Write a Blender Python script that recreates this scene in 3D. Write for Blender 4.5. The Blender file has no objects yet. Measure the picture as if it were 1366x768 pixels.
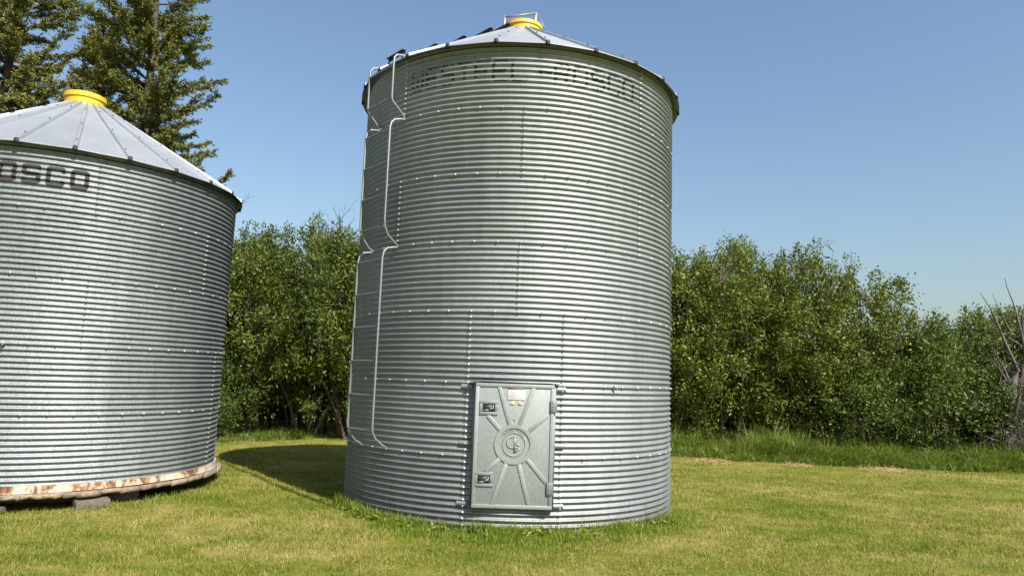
import bpy, math, random
import numpy as np
from mathutils import Vector, Matrix

# ------------------------------------------------------------------ camera, world, sun, exposure
SC = bpy.context.scene
COL = SC.collection
EYE = 1.685
cam = bpy.data.cameras.new('camera')
cam.sensor_width = 36.0
cam.lens = 24.48
cam.clip_start = 0.05
cam.clip_end = 6000
cam_ob = bpy.data.objects.new('camera', cam)
COL.objects.link(cam_ob)
PITCH, ROLL = 0.12978, 0.03481
_f = Vector((0, math.cos(PITCH), math.sin(PITCH)))
_u = Vector((0, -math.sin(PITCH), math.cos(PITCH)))
_r = Vector((1, 0, 0))
_r2 = _r * math.cos(ROLL) + _u * math.sin(ROLL)
_u2 = -_r * math.sin(ROLL) + _u * math.cos(ROLL)
cam_ob.matrix_world = Matrix(((_r2.x, _u2.x, -_f.x, 0), (_r2.y, _u2.y, -_f.y, 0), (_r2.z, _u2.z, -_f.z, EYE), (0, 0, 0, 1)))
SC.camera = cam_ob

SUN_AZ, SUN_EL = math.radians(37.6), math.radians(45.5)      # azimuth from -Y towards +X
sdir = Vector((math.cos(SUN_EL) * math.sin(SUN_AZ), -math.cos(SUN_EL) * math.cos(SUN_AZ), math.sin(SUN_EL)))
W = bpy.data.worlds.new('World')
SC.world = W
W.use_nodes = True
sky = W.node_tree.nodes.new('ShaderNodeTexSky')
sky.sky_type = 'NISHITA'
sky.sun_disc = False
sky.sun_elevation = SUN_EL
sky.sun_rotation = math.pi - SUN_AZ
sky.altitude = 500
sky.air_density = 1.5
sky.dust_density = 3.6
sky.ozone_density = 4.0
bg = W.node_tree.nodes['Background']
W.node_tree.links.new(sky.outputs[0], bg.inputs[0])
bg.inputs[1].default_value = 0.081
sun = bpy.data.lights.new('sun', 'SUN')
sun.energy = 5.0
sun.angle = math.radians(0.53)
sun.color = (1.0, 0.945, 0.86)
sun_ob = bpy.data.objects.new('sun', sun)
COL.objects.link(sun_ob)
sun_ob.location = sdir * 60
sun_ob.rotation_euler = sdir.to_track_quat('Z', 'Y').to_euler()
SC.view_settings.view_transform = 'Standard'
SC.view_settings.look = 'None'
SC.view_settings.gamma = 1.0
SC.view_settings.exposure = 1.0
SC.view_settings.use_curve_mapping = False
SC.cycles.max_bounces = 8
SC.cycles.transparent_max_bounces = 8

PI = math.pi
rng = np.random.default_rng(7)
random.seed(7)

# ------------------------------------------------------------------ mesh helpers
def mesh_np(name, V, faces, mat=None, smooth=False):
    """faces: list of int arrays (n,3) / (n,4)."""
    V = np.asarray(V, dtype=np.float32)
    faces = [np.asarray(f, dtype=np.int32) for f in faces if len(f)]
    me = bpy.data.meshes.new(name)
    me.vertices.add(len(V))
    me.vertices.foreach_set('co', V.ravel())
    nl = sum(f.size for f in faces)
    npol = sum(len(f) for f in faces)
    me.loops.add(nl)
    me.polygons.add(npol)
    me.loops.foreach_set('vertex_index', np.concatenate([f.ravel() for f in faces]))
    sizes = np.concatenate([np.full(len(f), f.shape[1], dtype=np.int32) for f in faces])
    starts = np.concatenate([[0], np.cumsum(sizes)[:-1]]).astype(np.int32)
    me.polygons.foreach_set('loop_start', starts)
    me.polygons.foreach_set('loop_total', sizes)
    if smooth:
        me.polygons.foreach_set('use_smooth', np.ones(npol, dtype=bool))
    me.update(calc_edges=True)
    if mat:
        me.materials.append(mat)
    return me

def link(name, me, parent=None, loc=(0, 0, 0), rz=0.0):
    o = bpy.data.objects.new(name, me)
    COL.objects.link(o)
    o.location = loc
    o.rotation_euler = (0, 0, rz)
    if parent:
        o.parent = parent
    return o

def tag(o, label=None, cat=None, group=None, kind=None):
    if label: o['label'] = label
    if cat: o['category'] = cat
    if group: o['group'] = group
    if kind: o['kind'] = kind
    return o

def empty(name, loc, rz=0.0):
    o = link(name, None, None, loc, rz)
    o.empty_display_size = 0.2
    return o

class MB:
    """collects simple shapes into one mesh"""
    def __init__(s):
        s.V = []; s.Q = []; s.T = []; s.n = 0
    def add(s, V, Q=(), T=()):
        V = np.asarray(V, dtype=float)
        s.V.append(V)
        if len(Q): s.Q.append(np.asarray(Q, dtype=int) + s.n)
        if len(T): s.T.append(np.asarray(T, dtype=int) + s.n)
        s.n += len(V)
        return s
    def box(s, c, d, rot=None, taper=0.0):
        c = np.asarray(c, float); h = np.asarray(d, float) / 2
        P = np.array([[x, y, z] for z in (-1, 1) for y in (-1, 1) for x in (-1, 1)], float) * h
        if rot is not None: P = P @ np.asarray(rot).T
        s.add(P + c, [[0, 2, 3, 1], [4, 5, 7, 6], [0, 1, 5, 4], [2, 6, 7, 3], [0, 4, 6, 2], [1, 3, 7, 5]])
        return s
    def tube(s, pts, rad, n=8, cap=True):
        pts = np.asarray(pts, float); m = len(pts)
        rad = np.full(m, rad) if np.isscalar(rad) else np.asarray(rad, float)
        T = np.gradient(pts, axis=0); T /= np.linalg.norm(T, axis=1)[:, None] + 1e-9
        up = np.array([0, 0, 1.0]) if abs(T[0, 2]) < 0.9 else np.array([1.0, 0, 0])
        A = np.cross(T[0], up); A /= np.linalg.norm(A)
        ang = np.arange(n) * 2 * PI / n
        V = []
        for i in range(m):
            A = A - T[i] * (A @ T[i]); A /= np.linalg.norm(A) + 1e-9
            B = np.cross(T[i], A)
            V.append(pts[i] + rad[i] * (np.cos(ang)[:, None] * A + np.sin(ang)[:, None] * B))
        V = np.concatenate(V)
        i = np.arange(m - 1)[:, None] * n; j = np.arange(n)[None, :]; k = (j + 1) % n
        Q = np.stack([i + j, i + k, i + n + k, i + n + j], -1).reshape(-1, 4)
        T3 = []
        if cap:
            V = np.concatenate([V, pts[:1], pts[-1:]])
            a, b = m * n, m * n + 1
            for q in range(n):
                T3.append([a, (q + 1) % n, q]); T3.append([b, (m - 1) * n + q, (m - 1) * n + (q + 1) % n])
        s.add(V, Q, T3)
        return s
    def lathe(s, prof, n=48, a0=0, a1=2 * PI, c=(0, 0, 0)):
        prof = np.asarray(prof, float); full = abs(a1 - a0 - 2 * PI) < 1e-6
        m = n if full else n + 1
        a = a0 + (a1 - a0) * np.arange(m) / n
        V = np.stack([prof[:, 0][:, None] * np.sin(a), -prof[:, 0][:, None] * np.cos(a), np.repeat(prof[:, 1][:, None], m, 1)], -1).reshape(-1, 3) + np.asarray(c)
        i = np.arange(len(prof) - 1)[:, None] * m; j = np.arange(n)[None, :]; k = (j + 1) % m
        s.add(V, np.stack([i + j, i + k, i + m + k, i + m + j], -1).reshape(-1, 4))
        return s
    def mesh(s, name, mat=None, smooth=False):
        return mesh_np(name, np.concatenate(s.V), ([np.concatenate(s.Q)] if s.Q else []) + ([np.concatenate(s.T)] if s.T else []), mat, smooth)

def smooth_by_angle(me, deg=35):
    me.polygons.foreach_set('use_smooth', np.ones(len(me.polygons), dtype=bool))
    me.set_sharp_from_angle(angle=math.radians(deg))
    return me

def bevel(o, w=0.004, seg=2):
    m = o.modifiers.new('bevel', 'BEVEL'); m.width = w; m.segments = seg; m.limit_method = 'ANGLE'
    return o

_tab = np.random.default_rng(99).random((256, 256))
def vnoise(x, y):
    xi = np.floor(x).astype(int); yi = np.floor(y).astype(int)
    fx = x - xi; fy = y - yi
    fx = fx * fx * (3 - 2 * fx); fy = fy * fy * (3 - 2 * fy)
    g = lambda a, b: _tab[a % 256, b % 256]
    return (g(xi, yi) * (1 - fx) + g(xi + 1, yi) * fx) * (1 - fy) + (g(xi, yi + 1) * (1 - fx) + g(xi + 1, yi + 1) * fx) * fy

# ------------------------------------------------------------------ material helpers
class NT:
    def __init__(s, name):
        s.m = bpy.data.materials.new(name); s.m.use_nodes = True
        s.t = s.m.node_tree; s.b = s.t.nodes['Principled BSDF']; s.out = s.t.nodes['Material Output']
        s._pos = None
    def n(s, typ, **kw):
        o = s.t.nodes.new('ShaderNode' + typ)
        for k, v in kw.items(): setattr(o, k, v)
        return o
    def l(s, a, b): s.t.links.new(a, b)
    def pos(s):
        if s._pos is None: s._pos = s.n('NewGeometry').outputs['Position']
        return s._pos
    def obj(s): return s.n('TexCoord').outputs['Object']
    def scale(s, vec, sc):
        m = s.n('Mapping'); s.l(vec, m.inputs[0]); m.inputs['Scale'].default_value = sc; return m.outputs[0]
    def noise(s, vec, sc, det=4, rough=.55, dist=0):
        o = s.n('TexNoise'); s.l(vec, o.inputs['Vector'])
        o.inputs['Scale'].default_value = sc; o.inputs['Detail'].default_value = det
        o.inputs['Roughness'].default_value = rough; o.inputs['Distortion'].default_value = dist
        return o.outputs[0]
    def ramp(s, fac, stops):
        r = s.n('ValToRGB'); s.l(fac, r.inputs[0]); e = r.color_ramp.elements
        while len(e) < len(stops): e.new(.5)
        for i, (p, c) in enumerate(stops):
            e[i].position = p; e[i].color = (*c, 1) if not np.isscalar(c) else (c, c, c, 1)
        return r.outputs[0]
    def mix(s, fac, a, b, blend='MIX'):
        m = s.n('Mix', data_type='RGBA', blend_type=blend)
        for sock, v in ((m.inputs['Factor'], fac), (m.inputs[6], a), (m.inputs[7], b)):
            if hasattr(v, 'is_linked'): s.l(v, sock)
            elif np.isscalar(v): sock.default_value = v
            else: sock.default_value = (*v, 1)
        return m.outputs[2]
    def math(s, op, a, b=0.0, clamp=False):
        m = s.n('Math', operation=op, use_clamp=clamp)
        for i, v in enumerate((a, b)):
            if hasattr(v, 'is_linked'): s.l(v, m.inputs[i])
            else: m.inputs[i].default_value = v
        return m.outputs[0]
    def bump(s, h, strength, dist):
        b = s.n('Bump'); s.l(h, b.inputs['Height']); b.inputs['Strength'].default_value = strength
        b.inputs['Distance'].default_value = dist; s.l(b.outputs[0], s.b.inputs['Normal']); return b
    def set(s, **kw):
        for k, v in kw.items():
            k = k.replace('_', ' ')
            i = s.b.inputs[k]
            if hasattr(v, 'is_linked'): s.l(v, i)
            elif np.isscalar(v): i.default_value = v
            else: i.default_value = (*v, 1)
        return s

def mat_galv(name, c0, c1, rough=(.36, .5), metal=1.0, spangle=.5, streak=.35, bump=.35, vary=None):
    g = NT(name); p = g.pos()
    big = g.noise(g.scale(p, (1.2, 1.2, .35)), 1.3, 5, .6)
    st = g.noise(g.scale(p, (9, 9, .5)), 1.0, 4, .6)
    sp = g.n('TexVoronoi'); g.l(p, sp.inputs['Vector']); sp.inputs['Scale'].default_value = 90
    spv = g.n('SeparateColor'); g.l(sp.outputs['Color'], spv.inputs[0])
    f = g.math('ADD', g.math('MULTIPLY', g.math('SUBTRACT', big, .5), 1.5), .5)
    f = g.math('ADD', f, g.math('MULTIPLY', g.math('SUBTRACT', spv.outputs[0], .5), spangle))
    f = g.math('ADD', f, g.math('MULTIPLY', g.math('SUBTRACT', st, .5), streak), True)
    col = g.mix(f, c0, c1)
    dz = g.n('SeparateXYZ'); g.l(p, dz.inputs[0])
    dn = g.noise(g.scale(p, (3, 3, 1.2)), 2.2, 5, .7)            # rain-splashed soil above the ground, broken by noise
    dirt = g.math('SUBTRACT', g.math('MULTIPLY', dn, .55), g.math('MULTIPLY', dz.outputs[2], 1.0), True)
    col = g.mix(g.math('MULTIPLY', dirt, 2.0, True), col, (.13, .11, .075))
    if vary:                                              # every sheet left the mill a little different
        info = g.n('ObjectInfo')
        k = g.math('ADD', g.math('MULTIPLY', info.outputs['Random'], vary), 1 - vary / 2)
        col = g.mix(1.0, col, k, 'MULTIPLY')
    g.set(Base_Color=col, Metallic=metal)
    rn = g.noise(p, 14, 4, .6)
    r = g.n('MapRange'); g.l(rn, r.inputs[0]); r.inputs[3].default_value = rough[0]; r.inputs[4].default_value = rough[1]
    g.set(Roughness=r.outputs[0])
    g.bump(g.math('ADD', g.noise(g.scale(p, (1, 1, .6)), 2.6, 3, .5), g.math('MULTIPLY', spv.outputs[0], .015)), bump, .02)
    return g.m

M = {}
M['galv'] = mat_galv('galvanised_wall', (.200, .222, .230), (.310, .333, .338), (.60, .70), metal=.92, streak=.8, bump=.6, vary=.20)
M['galv_old'] = mat_galv('weathered_galvanised_wall', (.172, .194, .203), (.292, .316, .322), (.60, .70), metal=.92, spangle=.9, streak=.8, bump=.6, vary=.20)
M['roof'] = mat_galv('roof_steel', (.32, .34, .36), (.42, .44, .46), (.52, .64), metal=.8, spangle=.3, streak=.5, bump=.25, vary=.14)
M['pipe'] = mat_galv('pipe_steel', (.16, .172, .178), (.235, .25, .255), (.5, .62), metal=.6, spangle=.2)
M['door'] = mat_galv('door_steel', (.185, .212, .208), (.265, .292, .286), (.5, .62), metal=.35, spangle=.8, streak=.15, bump=.15)
M['bolt'] = NT('bolt_zinc').set(Base_Color=(.38, .39, .38), Metallic=.5, Roughness=.45).m
M['dark_steel'] = NT('dark_steel').set(Base_Color=(.03, .032, .035), Metallic=.3, Roughness=.55).m
M['black'] = NT('rib_end_black').set(Base_Color=(.012, .012, .012), Roughness=.7).m  # shade inside the open rib ends, put into a black colour
def mk_yellow():
    g = NT('yellow_paint'); p = g.pos()
    c = g.ramp(g.noise(p, 9, 5, .65), [(.3, (.55, .32, .010)), (.55, (.62, .38, .014)), (.72, (.56, .38, .07))])
    return g.set(Base_Color=c, Roughness=.42).m
M['yellow'] = mk_yellow()
def mk_ink(name, c, r):
    g = NT(name); return g.set(Base_Color=c, Roughness=r).m
M['ink'] = mk_ink('stencil_ink', (.018, .018, .018), .7)
M['placard'] = NT('placard_print').set(Base_Color=(.46, .44, .43), Roughness=.5).m
M['placard_dark'] = NT('placard_band').set(Base_Color=(.16, .12, .11), Roughness=.6).m
M['sticker'] = NT('sticker_remnant').set(Base_Color=(.52, .42, .18), Roughness=.6).m
def mk_rust():
    g = NT('rusty_cream_rim'); p = g.pos()
    n1 = g.noise(g.scale(p, (2.2, 2.2, 1.0)), 2.0, 6, .7, .6)
    n2 = g.noise(p, 26, 4, .7)
    f = g.math('ADD', n1, g.math('MULTIPLY', g.math('SUBTRACT', n2, .5), .35))
    c = g.ramp(f, [(.42, (.40, .36, .29)), (.51, (.33, .26, .18)), (.57, (.19, .09, .035)), (.67, (.06, .027, .018))])
    g.set(Base_Color=c, Roughness=.8); g.bump(n2, .5, .008); return g.m
M['rust'] = mk_rust()
def mk_wood(name, cs, sc=(1, 1, 1)):
    g = NT(name); p = g.obj()
    n1 = g.noise(g.scale(p, sc), 3, 6, .65, .5)
    info = g.n('ObjectInfo')
    c = g.ramp(n1, [(.3, cs[0]), (.55, cs[1]), (.75, cs[2])])
    c = g.mix(1., c, g.math('ADD', g.math('MULTIPLY', info.outputs['Random'], .5), .75), 'MULTIPLY')
    g.set(Base_Color=c, Roughness=.85); g.bump(n1, .6, .01); return g.m
M['wood'] = mk_wood('weathered_plank', [(.08, .06, .045), (.20, .155, .115), (.30, .25, .195)], (2, 14, 14))
M['timber'] = mk_wood('grey_timber', [(.06, .05, .04), (.14, .115, .09), (.22, .19, .155)], (2, 12, 12))
M['bark'] = mk_wood('bark', [(.035, .026, .018), (.075, .058, .042), (.13, .11, .085)], (8, 8, 2))
M['dead'] = mk_wood('dead_wood', [(.04, .034, .029), (.085, .073, .062), (.16, .14, .12)], (8, 8, 2))

def leaf_mat(name, stops, trans=.35, rough=.5, patch=.5):
    g = NT(name); t = g.t
    geo = g.n('NewGeometry')
    info = g.n('ObjectInfo')
    n1 = g.noise(geo.outputs['Position'], 1.1, 3, .6)
    f = g.math('ADD', g.math('MULTIPLY', geo.outputs['Random Per Island'], 1 - patch), g.math('MULTIPLY', n1, patch))
    f = g.math('ADD', f, g.math('MULTIPLY', g.math('SUBTRACT', info.outputs['Random'], .5), .22), True)
    c = g.ramp(f, stops)
    g.set(Base_Color=c, Roughness=rough)
    g.b.inputs['Specular IOR Level'].default_value = .35
    tr = g.n('BsdfTranslucent'); 
    c2 = g.mix(1.0, c, (1.15, 1.25, .55), 'MULTIPLY'); g.l(c2, tr.inputs[0])
    mx = g.n('MixShader'); mx.inputs[0].default_value = trans
    g.l(g.b.outputs[0], mx.inputs[1]); g.l(tr.outputs[0], mx.inputs[2]); g.l(mx.outputs[0], g.out.inputs[0])
    return g.m
M['leaf'] = leaf_mat('willow_leaf', [(.15, (.027, .045, .006)), (.42, (.068, .096, .011)), (.66, (.128, .158, .018)), (.92, (.22, .215, .032))], trans=.22)
M['leaf2'] = leaf_mat('bush_leaf', [(.2, (.027, .052, .007)), (.5, (.064, .100, .012)), (.85, (.14, .17, .022))], trans=.22)
M['needle'] = leaf_mat('spruce_needles', [(.2, (.062, .080, .020)), (.5, (.165, .17, .038)), (.8, (.28, .255, .055)), (.95, (.26, .19, .08))], trans=.12, rough=.55, patch=.45)
M['fringe'] = leaf_mat('fringe_grass_blade', [(.15, (.08, .13, .014)), (.45, (.15, .21, .022)), (.75, (.23, .26, .035)), (.97, (.34, .29, .10))], trans=.4, patch=.4)
M['tall'] = leaf_mat('tall_grass_blade', [(.15, (.040, .078, .010)), (.45, (.098, .155, .018)), (.75, (.19, .235, .032)), (.97, (.34, .29, .11))], trans=.4, patch=.4)

def lawn_colour(g, vec, rnd=None):
    a = g.noise(g.scale(vec, (.8, 1.5, 1)), .5, 5, .65, .6)
    b = g.noise(vec, 2.6, 4, .65)
    f = g.math('ADD', g.math('MULTIPLY', a, .62), g.math('MULTIPLY', b, .38))
    if rnd is not None: f = g.math('ADD', f, g.math('MULTIPLY', g.math('SUBTRACT', rnd, .5), .34))
    return g.ramp(f, [(.29, (.072, .120, .010)), (.41, (.148, .185, .019)), (.50, (.220, .222, .038)), (.59, (.32, .278, .086)), (.77, (.43, .365, .15))])
def mk_ground():
    g = NT('lawn_soil'); p = g.pos()
    c = lawn_colour(g, p)
    fine = g.noise(p, 60, 4, .7)
    c = g.mix(1., c, g.ramp(fine, [(.3, .50), (.7, .95)]), 'MULTIPLY')
    g.set(Base_Color=c, Roughness=.95); g.b.inputs['Specular IOR Level'].default_value = .1
    g.bump(fine, .8, .03); return g.m
M['ground'] = mk_ground()
def mk_lawn():
    g = NT('lawn_blade'); geo = g.n('NewGeometry')
    c = lawn_colour(g, geo.outputs['Position'], geo.outputs['Random Per Island'])
    g.set(Base_Color=c, Roughness=.6); g.b.inputs['Specular IOR Level'].default_value = .25
    tr = g.n('BsdfTranslucent'); g.l(c, tr.inputs[0])
    mx = g.n('MixShader'); mx.inputs[0].default_value = .35
    g.l(g.b.outputs[0], mx.inputs[1]); g.l(tr.outputs[0], mx.inputs[2]); g.l(mx.outputs[0], g.out.inputs[0])
    return g.m
M['lawn'] = mk_lawn()
M['hay'] = leaf_mat('dry_hay', [(.2, (.30, .21, .09)), (.6, (.44, .33, .15)), (.9, (.55, .44, .22))], trans=.2, patch=.2)

# ------------------------------------------------------------------ ground
def ground_z(x, y):
    return 0.05 * (vnoise(x * .35 + 40, y * .35 + 40) - .5) + .02 * (vnoise(x * 1.3, y * 1.3) - .5)
def axis_pts(a, b, step, far):
    inner = np.arange(a, b + 1e-6, step)
    return np.concatenate([[-far, -far / 4, a - 60, a - 15], inner, [b + 15, b + 60, far / 4, far]])
gx = axis_pts(-16, 20, .4, 2500); gy = axis_pts(-2, 30, .4, 2500)
X, Y = np.meshgrid(gx, gy, indexing='ij')
Z = np.where((X > -17) & (X < 21) & (Y > -3) & (Y < 31), ground_z(X, Y), 0)
nx, ny = X.shape
i = np.arange(nx - 1)[:, None] * ny; j = np.arange(ny - 1)[None, :]
link('ground', mesh_np('ground', np.stack([X, Y, Z], -1).reshape(-1, 3), [np.stack([i + j, i + ny + j, i + ny + j + 1, i + j + 1], -1).reshape(-1, 4)], M['ground'], True))['kind'] = 'structure'

# ------------------------------------------------------------------ grain bins
RING = 0.813
PITCHC = RING / 12
AMP = 0.0125
NB = 52
DPH = 2 * PI / NB

def wall_r(R, zrel):           # crest at every ring joint
    return R - AMP + AMP * np.cos(2 * PI * zrel / PITCHC)

def sheet_mesh(R, span, z0=-.012, z1=RING, mat=None, key=[{}]):
    cache = key[0]; k = (R, round(span, 5), z0, z1, mat.name)
    if k in cache: return cache[k]
    na = max(6, int(span / .03)); ext = .010
    a = np.linspace(-ext, span + ext, na + 1)
    nz = int(round((z1 - z0) / PITCHC * 12))
    z = np.linspace(z0, z1, nz + 1)
    r = wall_r(R, z)[None, :] + .0022 * (a / span)[:, None] + .0022 * (1 - (z - z0) / (z1 - z0))[None, :]
    A2, Z2 = np.meshgrid(a, z, indexing='ij'); hs = len(cache) * 17.3
    r = r + .006 * (vnoise(A2 * 5 + hs, Z2 * 4.5) - .5) * np.sin(np.clip((A2 / span), 0, 1) * PI) * np.sin((Z2 - z0) / (z1 - z0) * PI)
    V = np.stack([r * np.sin(a)[:, None], -r * np.cos(a)[:, None], np.repeat(z[None, :], na + 1, 0)], -1).reshape(-1, 3)
    m = nz + 1
    i = np.arange(na)[:, None] * m; j = np.arange(nz)[None, :]
    me = mesh_np('wall_sheet', V, [np.stack([i + j, i + m + j, i + m + j + 1, i + j + 1], -1).reshape(-1, 4)], mat, True)
    cache[k] = me
    return me

def bolt_geo(mb, R, a, z, r=.0112, h=.014):
    n = 8; t = np.arange(n) * 2 * PI / n
    out = np.array([math.sin(a), -math.cos(a), 0]); tan = np.array([math.cos(a), math.sin(a), 0]); up = np.array([0, 0, 1.])
    c = out * (R - .001) + up * z
    rings = []
    for rr, hh in ((r * 1.25, 0), (r * 1.2, .003), (r * .85, .0032), (r * .7, h)):
        rings.append(c + out * hh + rr * (np.cos(t)[:, None] * tan + np.sin(t)[:, None] * up))
    V = np.concatenate(rings + [[c + out * (h + .001)]])
    i = np.arange(3)[:, None] * n; j = np.arange(n)[None, :]; k = (j + 1) % n
    Q = np.stack([i + j, i + k, i + n + k, i + n + j], -1).reshape(-1, 4)
    T = [[3 * n + q, 3 * n + (q + 1) % n, 4 * n] for q in range(n)]
    mb.add(V, Q, T)

GLYPH = {  # strokes in a 1 x 1 box
    'W': [[(0, 1), (0, .15), (.12, 0), (.5, 0), (.88, 0), (1, .15), (1, 1)], [(.5, 0), (.5, .7)]],
    'E': [[(1, 1), (.1, 1), (0, .9), (0, .1), (.1, 0), (1, 0)], [(0, .5), (.8, .5)]],
    'S': [[(1, .9), (.9, 1), (.1, 1), (0, .9), (0, .6), (.1, .5), (.9, .5), (1, .4), (1, .1), (.9, 0), (.1, 0), (0, .1)]],
    'T': [[(0, 1), (1, 1)], [(.5, 1), (.5, 0)]],
    'L': [[(0, 1), (0, .1), (.1, 0), (1, 0)]],
    'R': [[(0, 0), (0, .9), (.1, 1), (.9, 1), (1, .9), (1, .6), (.9, .5), (0, .5)], [(.55, .5), (1, 0)]],
    'O': [[(.1, 1), (.9, 1), (1, .9), (1, .1), (.9, 0), (.1, 0), (0, .1), (0, .9), (.1, 1)]],
    'C': [[(1, .85), (.9, 1), (.1, 1), (0, .9), (0, .1), (.1, 0), (.9, 0), (1, .15)]],
    '-': [[(.1, .5), (.9, .5)]],
}
def lettering(R, spots, zc, z_row, w, h, sw, worn, seed):
    """stencilled letters that follow the corrugation; spots: (char, azimuth of left edge)"""
    V = []; Q = []; n = 0
    cell = .0055
    rg = np.random.default_rng(seed)
    for ch, a in spots:
        ns, nz = int((w + sw) / cell), int((h + sw) / cell)
        s = -sw / 2 + (np.arange(ns) + .5) * cell; z = -sw / 2 + (np.arange(nz) + .5) * cell
        S, Zg = np.meshgrid(s, z, indexing='ij')
        d = np.full(S.shape, 9.)
        for line in GLYPH[ch]:
            for (x0, y0), (x1, y1) in zip(line[:-1], line[1:]):
                p0 = np.array([x0 * w, y0 * h]); p1 = np.array([x1 * w, y1 * h]); e = p1 - p0
                t = np.clip(((S - p0[0]) * e[0] + (Zg - p0[1]) * e[1]) / (e @ e + 1e-9), 0, 1)
                d = np.minimum(d, np.hypot(S - p0[0] - t * e[0], Zg - p0[1] - t * e[1]))
        zz = zc - h / 2 + Zg
        ph = ((zz - z_row) / PITCHC) % 1.0                       # 0 crest, .5 valley, .5-1 faces down
        nz1 = vnoise((S + a * 9) * 38 + 11, zz * 60) * .6 + vnoise((S + a * 9) * 120, zz * 150 + 5) * .4
        wr = worn(a) if callable(worn) else worn
        keep = (d < sw / 2 + .006 * (nz1 - .5))
        band = np.exp(-((ph - .72) / .17) ** 2)                  # paint survives where rain does not run
        keep &= nz1 < (1.15 - wr) + wr * .72 * band
        aa = a + S / R; r = wall_r(R, zz - z_row) + .0052
        for ii, jj in np.argwhere(keep):
            c = cell / 2 * 1.02
            for ds, dz in ((-c, -c), (c, -c), (c, c), (-c, c)):
                ag = a + (s[ii] + ds) / R; zg = zc - h / 2 + z[jj] + dz
                rr = R - AMP + AMP * math.cos(2 * PI * (zg - z_row) / PITCHC) + .0052
                V.append((rr * math.sin(ag), -rr * math.cos(ag), zg))
            Q.append((n, n + 1, n + 2, n + 3)); n += 4
    return mesh_np('lettering', V, [np.array(Q)], M['ink'])

def roof_panel_mesh(R, ov, rise, r_in, mat):
    """one pressed roof panel, 15 degrees wide, raised rib along its right joint, lip bent down at the eave"""
    n = 24; half = PI / n
    r_out = R + ov
    # stations along the slope: (r, z above eave)
    sl = rise / (r_out - r_in)
    st = [(r_in, rise), (r_in + .5, rise - .5 * sl)]
    st += [(r_in + (r_out - .10 - r_in) * t, rise - (r_out - .10 - r_in) * t * sl) for t in (.45, .7, .9, 1.0)]
    nst = len(st)
    st += [(r_out - .02, .02 * sl), (r_out - .004, .004 * sl), (r_out + .001, -.003), (r_out, -.010)]
    V = []; cols = None
    for si, (r, z) in enumerate(st):
        lip = max(0, si - nst)
        wid = r * half                                         # half width at this radius
        e = min(.03, wid * .35)
        prof = [(-wid + .0, 0.0), (-wid + e, 0), (-wid * .5, -.004), (0, -.006), (wid * .5, -.004), (wid - e, 0), (wid - e * .62, .034), (wid + e * .62, .036), (wid + e, .002)]
        cols = len(prof)
        for pi_, (s, h) in enumerate(prof):
            a = s / r
            if lip and pi_ in (6, 7): h += (0, 0, .003, .010)[lip]
            V.append((r * math.sin(a), -r * math.cos(a), z + h))
    V = np.array(V); m = cols
    i = np.arange(len(st) - 1)[:, None] * m; j = np.arange(m - 1)[None, :]
    return smooth_by_angle(mesh_np('roof_panel', V, [np.stack([i + j, i + m + j, i + m + j + 1, i + j + 1], -1).reshape(-1, 4)], mat), 22)

def grain_bin(name, loc, R, rings, phi0, seams, mat, eave_dz, ov, rise, r_in, rib_phase, lean=(0, 0), crop=0.0):
    root = empty(name, loc)
    root.rotation_euler = (lean[0], lean[1], 0)
    top = rings * RING
    bm = MB()
    for k in range(1, rings + 1):                              # ring 1 is the topmost
        zb = top - k * RING
        sm = seams[k]
        for q, s0 in enumerate(sm):
            s1 = sm[(q + 1) % len(sm)]
            span = ((s1 - s0) % NB) * DPH
            # the lowest ring ends square on its base
            z0 = -.012 if k < rings else 0.0
            link('wall_sheet', sheet_mesh(R, span, z0, RING if k > 1 else RING - crop, mat), root, (0, 0, zb), phi0 + s0 * DPH)
            for b in range(0 if k == rings else 1, 12):
                bolt_geo(bm, R + .0035, phi0 + s0 * DPH - .002, zb + b * PITCHC)
        if k < rings:
            for b in range(NB):
                bolt_geo(bm, R + .0035, phi0 + b * DPH, zb)
    bl = link('bolts', bm.mesh('bolts', M['bolt'], True), root); bl['kind'] = 'stuff'
    # roof
    ez = top + eave_dz
    pm = roof_panel_mesh(R, ov, rise, r_in, M['roof'])
    for q in range(24):
        link('roof_panel', pm, root, (0, 0, ez), rib_phase - PI / 24 + q * 2 * PI / 24)
    rb = MB()
    rs = (R + ov - .22, R + ov - .9, R + ov - 1.6)
    for q in range(24):
        for r in rs:
            a = rib_phase + q * PI / 12; z = ez + rise * (R + ov - r) / (R + ov - r_in) + .036
            c = np.array([r * math.sin(a), -r * math.cos(a), z]); t = np.arange(6) * PI / 3
            V = np.concatenate([c + np.stack([.011 * np.cos(t), .011 * np.sin(t), 0 * t], 1), c + np.stack([.008 * np.cos(t), .008 * np.sin(t), 0 * t + .014], 1)])
            rb.add(V, [[w, (w + 1) % 6, 6 + (w + 1) % 6, 6 + w] for w in range(6)] + [[6, 7, 8, 9], [6, 9, 10, 11]])
    o = link('roof_bolts', rb.mesh('roof_bolts', M['dark_steel']), root); o['kind'] = 'stuff'
    fc = MB()
    for q in range(24):                                        # black blocks standing in for the shade inside the open rib ends
        a = rib_phase + q * PI / 12; r = R + ov - .006
        tan = np.array([math.cos(a), math.sin(a), 0]); out = np.array([math.sin(a), -math.cos(a), 0])
        fc.box(out * r + np.array([0, 0, ez - .002]), (.050, .034, .056), np.stack([tan, out, [0, 0, 1]], 1))
    o = link('rib_end_shade', fc.mesh('rib_end_shade', M['black']), root); o['kind'] = 'stuff'
    # eave angle under the panels
    ea = MB().lathe([(R + .004, top - crop - .03), (R + .012, top - crop - .03), (R + .014, top - crop + .004), (R - .05, top - crop + .024)], 96)
    link('eave_angle', smooth_by_angle(ea.mesh('eave_angle', mat)), root)
    return root, ez

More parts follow.
